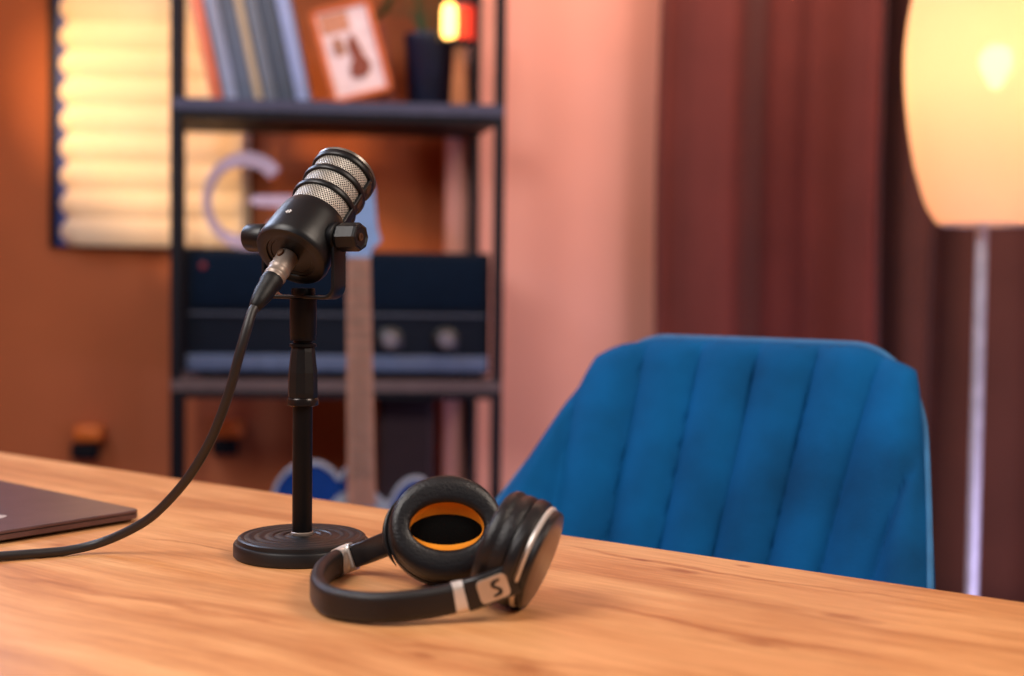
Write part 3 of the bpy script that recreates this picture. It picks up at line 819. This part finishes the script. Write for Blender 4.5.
# tiny white mark on the housing, facing up-left to the camera
toCam = (Vector((0, 0, CAM_Z)) - cap).normalized()
Ml = Mm.inverted()
tgt = at(289, 212, 1.10)
ld = Ml.to_3x3() @ ((tgt - Vector((0, 0, CAM_Z))).normalized()); lo = Ml @ Vector((0, 0, CAM_Z))
aa = ld.x ** 2 + ld.y ** 2; bb = 2 * (lo.x * ld.x + lo.y * ld.y); cc = lo.x ** 2 + lo.y ** 2 - .0325 ** 2
disc = bb * bb - 4 * aa * cc
if disc > 0:
    s_ = (-bb - math.sqrt(disc)) / (2 * aa); q = lo + ld * s_
    ang = math.atan2(q.y, q.x); zq = q.z
else: ang, zq = R(100), .035
em = MB()
for (du, dz, w, h, rot) in ((0, 0, .0010, .0056, 20), (-.0016, .0004, .0030, .0009, -30), (.0015, -.0006, .0030, .0009, -20), (.0012, .0015, .0022, .0008, 50), (-.0010, -.0016, .0022, .0008, 40)):
    em.box(0, 0, 0, w, h, .0004, Matrix.Rotation(ang, 4, 'Z') @ Matrix.Translation((.0334, 0, zq)) @ Matrix.Rotation(R(90), 4, 'Y') @ Matrix.Translation((-dz, du, 0)) @ Matrix.Rotation(R(rot), 4, 'Z'))
em.build('printed_emblem', M['white'], mic)

# yoke (hangs in the vertical plane of the knob axis) as part of the microphone
KH = Vector((Kx.x, Kx.y, 0)).normalized(); KD = Vector((KH.y, -KH.x, 0))
Inv = Mm.inverted()
yk = MB(); drop = P0.z - at(302, 297, SYm).z
hw = .0368
path = [P0 + KH * hw + Vector((0, 0, .004)), P0 + KH * hw + Vector((0, 0, -.02)), P0 + KH * hw + Vector((0, 0, -drop + .011))]
arc = [P0 + KH * (hw - .010 + .010 * math.cos(R(b))) + Vector((0, 0, -drop + .010 - .010 * math.sin(R(b)))) for b in range(0, 91, 15)]
halfp = path + arc
full = halfp + [P0 - KH * ((p - P0).dot(KH)) + Vector((0, 0, p.z - P0.z)) for p in reversed(halfp)]
ups = [KD for _ in full]
yk.sweep(full, rrect(.0035, .0190, .0012, 2), up=ups)
o = yk.build('yoke', M['micbody'], mic); o.matrix_parent_inverse = Inv
for q in (1, -1):
    # washer, then knob
    ko = frame(P0 + KH * q * .0315, KH * q, Vector((0, 0, 1)))
    w_ = MB().lathe([(0, 0), (.0125, 0), (.0132, .001), (.0132, .0055), (.0118, .0065), (0, .0065)], 40, ko).build('pivot_washer', M['rodblack'], mic); w_.matrix_parent_inverse = Inv
    kn = MB().lathe([(0, .0065), (.0112, .0065), (.0120, .0075), (.0126, .009), (.0126, .026), (.0116, .0282), (.0098, .0288), (.0085, .0276), (0, .0272)], 8 if q == 1 else 40, ko).build('pivot_knob', M['micbody'], mic, smooth=(q == -1)); kn.matrix_parent_inverse = Inv
    sc_ = MB().lathe([(0, .0272), (.0036, .0272), (.0034, .0285), (.0018, .0285), (.0016, .0278), (0, .0278)], 20, ko).build('screw', M['brass'], mic); sc_.matrix_parent_inverse = Inv
bolt = MB().lathe([(.0100, P0.z - drop + .001), (.0104, P0.z - drop + .0025), (.0104, P0.z - drop + .0065), (.0096, P0.z - drop + .0078), (0, P0.z - drop + .0078)], 32, Matrix.Translation((SX, SYm, 0))).build('mount_nut', M['rodblack'], mic); bolt.matrix_parent_inverse = Inv

# plug and cable, one thing
cb = thing('microphone_cable', 'black cable with metal plug running from the microphone to the table', 'cable')
plug0 = cap + A * .0025 - Kx * .0032; PA = -A
pm = frame(plug0, PA, Kx)
MB().lathe([(0, 0), (.0088, 0), (.0094, .001), (.0094, .017), (.0098, .0175), (.0098, .019), (.0093, .0198), (.0093, .0245), (.0098, .0252), (.0098, .0268), (.0092, .0276), (.0092, .030)], 48, pm).build('plug_shell', M['nickel'], cb)
MB().lathe([(0, .0), (.0026, 0), (.0030, .001), (.0026, .0022), (0, .0026)], 20, pm @ Matrix.Translation((.0, .0088, .0065)) @ Matrix.Rotation(R(-90), 4, 'X') @ Matrix.Diagonal((1, 1.5, 1, 1))).build('latch_button', M['brass'], cb)
bt = MB().lathe([(.0093, .0295), (.0097, .031), (.0097, .036), (.0088, .039), (.0084, .048), (.0070, .056), (.0052, .064), (.0036, .0655), (0, .0655)], 40, pm)
for k in range(6):
    a = 2 * PI * k / 6; bt.box(.0078, 0, .048, .0018, .0030, .016, pm @ Matrix.Rotation(a, 4, 'Z') @ Matrix.Rotation(R(-7), 4, 'Y'), .0006)
bt.build('plug_boot', M['rubber'], cb)
ce = plug0 + PA * .062
cpts = [ce, ce + PA * .008 + Vector((0, 0, -.001))]
for px, py, y in ((246.5, 330, 1.036), (239.5, 354, 1.033), (231, 386, 1.035), (220, 418, 1.041), (207, 447, 1.050), (185.5, 481, 1.063), (156, 513, 1.078), (130, 530, 1.087), (98, 543.5, 1.093), (65, 552.5, 1.084), (29, 557.5, 1.070), (0, 560.0, 1.060), (-80, 568, 1.035), (-200, 590, .97)):
    p = at(px, py, y); p.z = max(p.z, TZ + .0045); cpts.append(p)
ccurve = spline(cpts, 10)
for p in ccurve: p.z = max(p.z, TZ + .0043)
MB().sweep(ccurve, circ(.0041, 14), up=Vector((.3, 1, .1))).build('cable', M['cable'], cb)
CABLE = cpts

# ------------------------------------------------------------------ laptop
cr_ = at(137, 521.5, 1.0); 
c0_ = on_table(141.5, 521.5); d1 = (on_table(0, 480, TZ + .0122) - c0_); d1.z = 0; d1.normalize()
d2 = Vector((d1.y, -d1.x, 0)); d2 = -d2 if d2.y > 0 else d2
t = thing('laptop', 'closed dark grey laptop lying on the table at the left edge', 'laptop')
Lm = Matrix((d1, d2, Vector((0, 0, 1)))).transposed().to_4x4(); 
if Lm.determinant() < 0:
    Lm = Matrix((d2, d1, Vector((0, 0, 1)))).transposed().to_4x4()
    LW, LD = .212, .30
    sw = True
else: LW, LD = .30, .212; sw = False
Lm.translation = c0_; t.matrix_world = Lm
def slab(z0, z1, r, inset=0):
    pts = [(x + LW / 2, y + LD / 2) for x, y in rrect(LW - 2 * inset, LD - 2 * inset, r, 5)]
    return MB().prism(pts, z0, z1)
b_ = MB(); P_a = [(x + LW / 2, y + LD / 2) for x, y in rrect(LW, LD, .010, 5)]; P_b = [(x + LW / 2, y + LD / 2) for x, y in rrect(LW - .012, LD - .012, .008, 5)]
n_ = len(P_a); vs = [(x, y, .0012) for x, y in P_b] + [(x, y, .0040) for x, y in P_a] + [(x, y, .0084) for x, y in P_a]; fs = [tuple(range(n_)), tuple(range(2 * n_, 3 * n_))]
for l in range(2):
    for i in range(n_): fs.append((l * n_ + i, l * n_ + (i + 1) % n_, (l + 1) * n_ + (i + 1) % n_, (l + 1) * n_ + i))
b_.add(vs, fs); b_.build('base', M['laptop'], t)
o = slab(.0089, .0122, .010).build('lid', M['laptop'], t); o.modifiers.new('b', 'BEVEL').width = .0008
slab(.0082, .0091, .009, .0008).build('lid_gap', M['plastic'], t)
for x in (.02, LW - .02):
    for y in (.02, LD - .02): MB().lathe([(0, 0), (.006, 0), (.006, .0014), (0, .0014)], 16, Matrix.Translation((x, y, 0))).build('rubber_foot', M['rubber'], t)
# round fruit-shaped mark on the lid, only its rim reaches the frame
lg = spline([(0, .017, 0), (.012, .020, 0), (.019, .012, 0), (.0150, .004, 0), (.0195, -.006, 0), (.011, -.021, 0), (0, -.018, 0), (-.011, -.021, 0), (-.020, -.004, 0), (-.016, .014, 0), (-.008, .020, 0), (0, .017, 0)], 5)[:-1]
lgc = Lm.inverted() @ on_table(-19.5, 517.5, TZ + .0122)
MB().prism([(p.x, p.y) for p in lg], .0122, .0125, Matrix.Translation((lgc.x, lgc.y, 0))).build('lid_emblem', M['silver'], t)

# ------------------------------------------------------------------ headphones
hp = thing('headphones', 'black over-ear headphones with orange-lined cup lying in front of the stand', 'headphones')
def cup_mtx(c, n, longdir):
    n = Vector(n).normalized(); l = Vector(longdir); l = (l - n * l.dot(n)).normalized(); y = n.cross(l)
    m = Matrix((l, y, n)).transposed().to_4x4(); m.translation = c; return m
# local z = towards the ear, x = long axis
def ering(m, rings, seg=80, closed_ends=(False, False)):
    """stack of ellipses (rx, ry, z, dy) on the matrix m"""
    vs = []; fs = []
    for rx, ry, z, dy in rings:
        for i in range(seg):
            a = 2 * PI * i / seg; vs.append((rx * math.cos(a), ry * math.sin(a) + dy, z))
    for k in range(len(rings) - 1):
        for i in range(seg): fs.append((k * seg + i, k * seg + (i + 1) % seg, (k + 1) * seg + (i + 1) % seg, (k + 1) * seg + i))
    if closed_ends[0]: fs.append(tuple(range(seg))[::-1])
    if closed_ends[1]: fs.append(tuple((len(rings) - 1) * seg + i for i in range(seg)))
    mb = MB(); mb.add(vs, fs, m); return mb
def earcup(m, ax, ay):
    ix, iy = ax * .64, ay * .44           # ear opening
    def g(f, z, dy=0): return (ix + (ax - ix) * f, iy + (ay - iy) * f, z, dy)
    def o(f, z): return (ax * f, ay * f, z, 0)
    ering(m, [g(.0, .006), g(.0, .0150), g(.02, .0172), g(.08, .0192), g(.22, .0200), g(.55, .0205), g(.82, .0198), g(.94, .0170), g(.985, .0128), g(.94, .0100),
              g(.93, .0088), g(.97, .0065), g(.985, .0025), g(.95, -.0008), g(.70, -.001)]).build('ear_cushion', M['cushion'], hp, angle=60)
    ering(m, [o(.86, -.001), o(1.0, -.002), o(1.015, -.005), o(1.0, -.0105), o(.93, -.0125), o(.3, -.0125)]).build('cup_shell', M['plastic'], hp)
    ering(m, [o(.90, -.0120), o(.955, -.0124), o(.965, -.0142), o(.935, -.0158), o(.86, -.0160)]).build('silver_ring', M['silver'], hp)
    ering(m, [o(.80, -.0155), o(.915, -.0157), o(.925, -.0195), o(.895, -.0215), o(.80, -.0220)]).build('outer_rim', M['plastic'], hp)
    ering(m, [o(.86, -.0205), o(.855, -.0217), o(.80, -.0226), o(.5, -.0236), o(.02, -.0240)], closed_ends=(False, True)).build('outer_disc', M['disc'], hp)
    ering(m, [(ix * .98, iy * .50, .0060, -.001), (ix * .99, iy * .80, .0100, 0), (ix * .995, iy * .98, .0140, 0), (ix * 1.015, iy * 1.02, .0168, 0)]).build('ear_lining', M['orange'], hp)
    ering(m, [(ix * .995, iy * .74, .0074, -.001), (ix * .80, iy * .56, .0090, -.001), (ix * .3, iy * .2, .0100, -.001), (.0005, .0005, .0102, -.001)], closed_ends=(False, True)).build('driver_mesh', M['mesh'], hp)
aA, bA = .0460, .0430
nA = Vector((.13, -.90, .40)).normalized()
cA = at(447, 527, .984)
mA = cup_mtx(cA - nA * .014, nA, Vector((1, .12, .0)))
earcup(mA, aA, bA)
nB = Vector((-.915, .26, .34)).normalized()
cB = at(513.5, 548, .930)
mB_ = cup_mtx(cB - nB * .003, nB, Vector((-.25, -.95, .0)))
earcup(mB_, .0425, .0415)

# headband path: outer end at cup A -> loop on the table -> cup B
HBH = .0222
zc3 = TZ + HBH / 2 + .0006
hb_pts = [at(389, 543, 1.000), at(366, 552, 1.022), at(343, 560, 1.026), at(325, 572, .990), at(317.5, 585, .945), at(322, 596, .908), at(340, 604.5, .888), at(380, 607.5, .876), at(425, 603.5, .880), at(459, 597, .886), at(479, 591.5, .886), at(497, 585, .889), at(515, 577, .893)]
for p in hb_pts: p.z = max(p.z, zc3)
full = spline(hb_pts, 10)
def band(name, i0, i1, w, h, m, r=None):
    p = full[int(round(i0 * 10)):int(round(i1 * 10)) + 1]; return MB().sweep(p, rrect(w, h, r or min(w, h) * .45, 5), up=Vector((0, 0, 1))).build(name, m, hp, angle=50)
band('headband', 1.8, 9.1, .0115, HBH, M['leather'], .0054)
band('silver_band', 1.5, 2.3, .0128, HBH + .0008, M['silver'], .005)
band('silver_band', 8.75, 9.3, .0128, HBH + .0008, M['silver'], .005)
band('slider', 0.0, 1.8, .0085, .0195, M['plastic'], .003)
band('slider', 9.3, 12, .0085, .0232, M['plastic'], .003)
# plate with the printed S mark on the outer side by cup B
pA, pB = full[99], full[115]
d = (pB - pA).normalized(); side = d.cross(Vector((0, 0, 1))).normalized(); upv = side.cross(d)
if side.y > 0: side = -side
pmx = Matrix((d, upv, side)).transposed().to_4x4(); mid = (pA + pB) / 2; pmx.translation = mid + side * .0054
if pmx.to_3x3().determinant() < 0:
    pmx = Matrix((d, side.cross(d), side)).transposed().to_4x4(); pmx.translation = mid + side * .0054
pl_w = (pB - pA).length
MB().prism(rrect(pl_w, .0170, .0035, 5), -.001, .0014, pmx).build('logo_plate', M['plate'], hp)
# the italic S-like mark
S1 = [(-.0010, .0060), (.0036, .0060), (.0034, .0042), (.0006, .0040), (-.0010, .0028), (-.0006, .0014), (.0018, .0002), (.0018, -.0012), (-.0008, -.0002), (-.0032, .0012), (-.0038, .0034), (-.0028, .0052)]
sgn = MB()
sgn.prism(S1, .0014, .0018, pmx @ Matrix.Translation((pl_w * .10, 0, 0)))
sgn.prism([(-x, -y) for x, y in S1], .0014, .00181, pmx @ Matrix.Translation((pl_w * .10, 0, 0)))
sgn.build('printed_logo', M['plastic'], hp)
# hinge forks from the sliders round each cup shell
def fork(m, ax, ay, start, sgn_dir):
    pts = []
    for k in range(13):
        a = R(-36 + 72 * k / 12)
        loc = Vector((sgn_dir * ax * 1.045 * math.cos(a), ay * 1.045 * math.sin(a), -.0075)); pts.append(m @ loc)
    n = (m.to_3x3() @ Vector((0, 0, 1)))
    return MB().sweep(pts, rrect(.0045, .009, .002, 4), up=[n for _ in pts], scale=[(max(.15, math.sin(PI * (k + .5) / 13)),) * 2 for k in range(13)]).build('fork', M['plastic'], hp)
fork(mA, aA, bA, full[0], -1)
fork(mB_, .0425, .0415, full[-1], 1)
# short cable socket nub below cup B
MB().lathe([(0, 0), (.004, 0), (.0045, .003), (.0045, .009), (0, .009)], 20, frame(Vector(on_table(516, 609)) + Vector((0, 0, .0)), (0, 0, 1))).build('jack_socket', M['plastic'], hp)

# ------------------------------------------------------------------ lights
def area(name, loc, target, sxy, power, col, spread=180):
    l = bpy.data.lights.new(name, 'AREA'); l.shape = 'RECTANGLE'; l.size, l.size_y = sxy; l.energy = power; l.color = col; l.spread = R(spread)
    o = bpy.data.objects.new(name, l); COL.objects.link(o); o.location = loc
    o.rotation_euler = (Vector(target) - Vector(loc)).to_track_quat('-Z', 'Y').to_euler(); return o
def spot(name, loc, target, power, col, angle, blend=.6, rad=.05):
    l = bpy.data.lights.new(name, 'SPOT'); l.energy = power; l.color = col; l.spot_size = R(angle); l.spot_blend = blend; l.shadow_soft_size = rad
    o = bpy.data.objects.new(name, l); COL.objects.link(o); o.location = loc
    o.rotation_euler = (Vector(target) - Vector(loc)).to_track_quat('-Z', 'Y').to_euler(); return o
def point(name, loc, power, col, rad):
    l = bpy.data.lights.new(name, 'POINT'); l.energy = power; l.color = col; l.shadow_soft_size = rad
    o = bpy.data.objects.new(name, l); COL.objects.link(o); o.location = loc; return o

# unseen area lights added: key above left, fill from the right, cool from back left
area('key_area_light', (-1.1, .3, 2.3), (-.1, 1.1, .75), (.9, .9), 33, (1, .93, .88))
area('right_fill_light', (1.3, .5, 2.2), (.2, 1.3, .75), (.8, .8), 28, (1, .84, .70))
area('cool_back_light', (-1.6, 2.4, 2.2), (.0, 1.2, .8), (.8, .5), 24, (.62, .74, 1))
area('cool_room_fill', (1.0, 1.9, .35), (.15, 3.45, .75), (.8, .3), 6.5, (.62, .56, 1))
pm_ = (pa + pb) / 2
spot('panel_spot', wallM @ Vector((pa - .78, -.9, 1.9)), wallM @ Vector((pm_ + .11, 0, 1.42)), 150, (1, .56, .235), 29, .45, .10)
area('wall_wash', wallM @ Vector((.35, -.9, 2.6)), wallM @ Vector((.2, 0, 1.4)), (.9, .3), 17, (1, .66, .48))
pl = wallM @ Vector((-.6, -.8, 2.55)); area('shelf_wash', pl, wallM @ Vector((-.9, 0, 1.0)), (.9, .3), 6, (1, .55, .28))
point('lamp_bulb_light', LAMP + Vector((.018, 0, 0)), 1.45, (1, .65, .41), .034)

w = bpy.data.worlds.new('world'); S.world = w; w.use_nodes = True
w.node_tree.nodes['Background'].inputs[0].default_value = (.50, .58, .80, 1)
w.node_tree.nodes['Background'].inputs[1].default_value = .10

S.view_settings.view_transform = 'Standard'; S.view_settings.look = 'None'; S.view_settings.gamma = 1; S.view_settings.use_curve_mapping = False
S.view_settings.exposure = 0
S.cycles.use_denoising = True
S.cycles.max_bounces = 8
S.cycles.sample_clamp_indirect = 6
S.cycles.caustics_reflective = False; S.cycles.caustics_refractive = False
